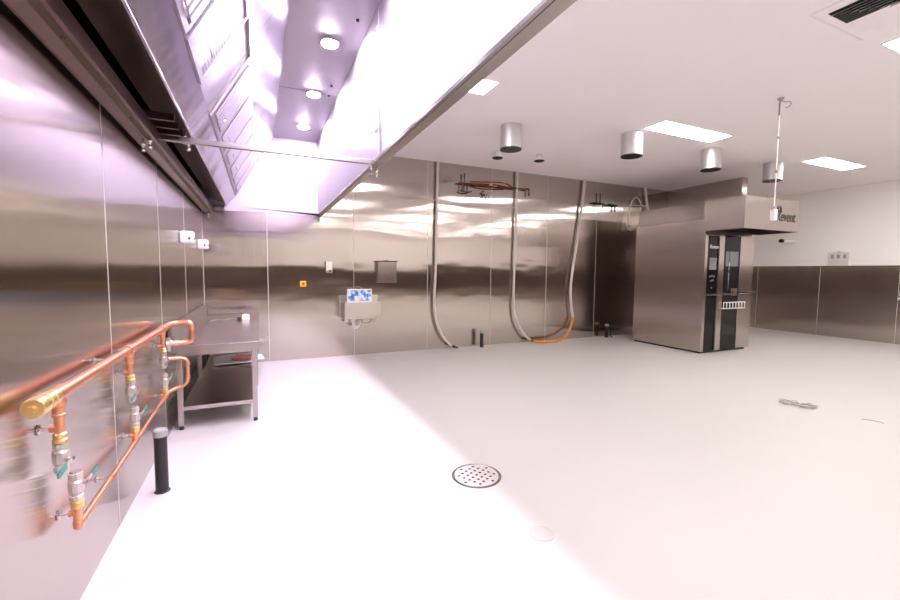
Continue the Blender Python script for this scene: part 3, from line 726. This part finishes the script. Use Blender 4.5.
b = B(); b.tube([(8.05, -.05, 2.70), (7.93, -.06, 2.68), (7.84, -.08, 2.80), (7.72, -.09, 2.86), (7.60, -.09, 2.74), (7.55, -.08, 2.5), (7.50, -.08, 2.27), (7.56, -.09, 2.16), (7.68, -.1, 2.18), (7.82, -.1, 2.30)], .0085, 8, 0, 2)
tag(b.build('cable_loop', 'white', None, 0, (7.7, -.08, 2.5)), 'loose loop of white cable hanging on the wall behind the oven', 'cable')

# ------------------------------------------------------------------ right wall fixtures
t = thing('switch_plate', (XR, -1.87, 1.63), 'white plate with three switches on the wall above the steel dado', 'switch plate')
b = B(); b.box((XR-.03, -2.05, DADO+.002), (XR-.0005, -1.69, 1.76)); b.build('plate', 'plate', t, .006)
for k in range(3):
    b = B(); yk = -1.97+.1*k; b.box((XR-.04, yk-.024, 1.63), (XR-.03, yk+.024, 1.71)); b.build('switch', 'gray', t, .004)
b = B(); b.box((XR-.028, -1.90, 1.76), (XR-.002, -1.84, 1.772)); b.build('conduit_entry', 'gray', t)
t = thing('pipe_stub', (XR, -1.0, 2.02), 'white pipe stub sticking out of the white wall below the oven hood', 'pipe')
b = B(); b.tube([(XR-.0005, -1.05, 2.02), (XR-.40, -1.0, 2.03)], .03, 14); b.build('pipe', 'white', t)
b = B(); b.lathe((XR-.40, -1.0, 2.03), (-1, 0, 0), [(.036, -.05), (.042, -.045), (.042, .02), (.03, .024)], 16); b.build('end_fitting', 'black', t)
t = thing('wall_spigot', (XR, -2.82, .83), 'small chrome spigot on the steel dado at the right edge', 'tap')
b = B(); b.lathe((XR-.0075, -2.82, .86), (-1, 0, 0), [(.03, 0), (.03, .006), (.012, .01), (.012, .08)], 12); b.tube([(XR-.08, -2.82, .87), (XR-.10, -2.82, .85), (XR-.10, -2.82, .77)], .013, 10, 0, 1); b.build('spout', 'chrome', t)
b = B(); b.tube([(XR-.02, -2.82, .90), (XR-.02, -2.82, 1.46)], .008, 8); b.build('supply_pipe', 'white', t)

# ------------------------------------------------------------------ floor fittings
dx, dy = 1.90, -4.12
t = thing('floor_drain', (dx, dy, 0), 'round steel floor drain with perforated grate', 'drain')
b = B()
R = .158
prof = [(R, .0005), (R, .004), (R-.010, .005), (R-.014, .003), (R-.016, .0006)]
rings = [b.ring((dx, dy, h), (0, 0, 1), r, 40) for r, h in prof]
for a, c in zip(rings, rings[1:]):
    for k in range(40): b._f([a[k], a[(k+1) % 40], c[(k+1) % 40], c[k]], 0, True)
b.build('rim', 'bench_steel', t)
b = B(); b.cyl((dx, dy, .0005), (dx, dy, .0012), R-.012, seg=40); b.build('gap', 'dark', t)
b = B(); b.cyl((dx, dy, .0012), (dx, dy, .006), R-.0185, seg=40, mi=0)
for i in range(-3, 4):
    for j in range(-3, 4):
        px, py = i*.040, j*.040
        if math.hypot(px, py) < .122 and not (abs(i) == 3 and abs(j) > 0) and not (abs(j) == 3 and abs(i) > 0):
            a = .5; qx, qy = px*math.cos(a)-py*math.sin(a), px*math.sin(a)+py*math.cos(a)
            b.cyl((dx+qx, dy+qy, .0058), (dx+qx, dy+qy, .0064), .0095, seg=12, mi=1)
b.build('grate', ['grate', 'dark'], t)
b = B(); b.lathe((1.92, -4.77, 0), (0, 0, 1), [(.062, 0), (.062, .002), (.058, .003), (.056, .002), (.054, .003)], 32)
b.cyl((1.905, -4.735, .003), (1.905, -4.735, .0036), .004, seg=8)
tag(b.build('floor_cover', 'floor_cap', None, 0, (1.92, -4.77, 0)), 'flat round pale cover in the floor near the drain', 'floor cover')
# tangle of wire
rw = random.Random(4); pts = []
for k in range(46):
    a = k*.72; r = .085+.045*math.sin(k*1.7)
    cxx, cyy = (5.475, -4.07) if k < 23 else (5.52, -4.205)
    pts.append((cxx+r*.9*math.cos(a)+rw.uniform(-.02, .02), cyy+r*.75*math.sin(a)+rw.uniform(-.02, .02), .006+.014*abs(math.sin(k*.9))))
tag(B().tube(pts, .0036, 6, 0, 2).build('wire_coil', 'wire', None, 0, (5.5, -4.14, 0)), 'tangled coil of thin wire lying on the open floor', 'wire')
tag(B().tube([(5.57, -4.60, .004), (5.61, -4.65, .004), (5.62, -4.69, .004), (5.61, -4.73, .004)], .0025, 6, 0, 2).build('wire_offcut', 'wire', None, 0, (5.6, -4.66, 0)), 'short offcut of wire on the floor beyond the coil', 'wire')

# ------------------------------------------------------------------ camera
f, yaw, pit, rol = 416.466, .429862580, -.0690299379, .00839102603
cam = bpy.data.cameras.new('camera'); co = bpy.data.objects.new('camera', cam); COL.objects.link(co)
cam.sensor_width = 36; cam.lens = f*36/900; cam.clip_start = .02; cam.clip_end = 100
fw = Vector((math.sin(yaw)*math.cos(pit), math.cos(yaw)*math.cos(pit), math.sin(pit)))
r = fw.cross(Vector((0, 0, 1))).normalized(); u = r.cross(fw)
r2 = math.cos(rol)*r + math.sin(rol)*u; u2 = -math.sin(rol)*r + math.cos(rol)*u
co.matrix_world = Matrix(((r2.x, u2.x, -fw.x, .66652), (r2.y, u2.y, -fw.y, -6.38331), (r2.z, u2.z, -fw.z, 1.3), (0, 0, 0, 1)))
scene.camera = co

# ------------------------------------------------------------------ world and view
wd = bpy.data.worlds.new('world'); scene.world = wd; wd.use_nodes = True
wd.node_tree.nodes['Background'].inputs[0].default_value = (.5, .5, .5, 1); wd.node_tree.nodes['Background'].inputs[1].default_value = .0
vs = scene.view_settings; vs.view_transform = 'Standard'; vs.look = 'None'; vs.gamma = 1; vs.exposure = 1.35; vs.use_curve_mapping = False
cy_ = scene.cycles; cy_.max_bounces = 14; cy_.diffuse_bounces = 8; cy_.glossy_bounces = 8; cy_.sample_clamp_indirect = 8; cy_.use_denoising = True
for o in list(bpy.data.objects):
    if '_w' in o: del o['_w']
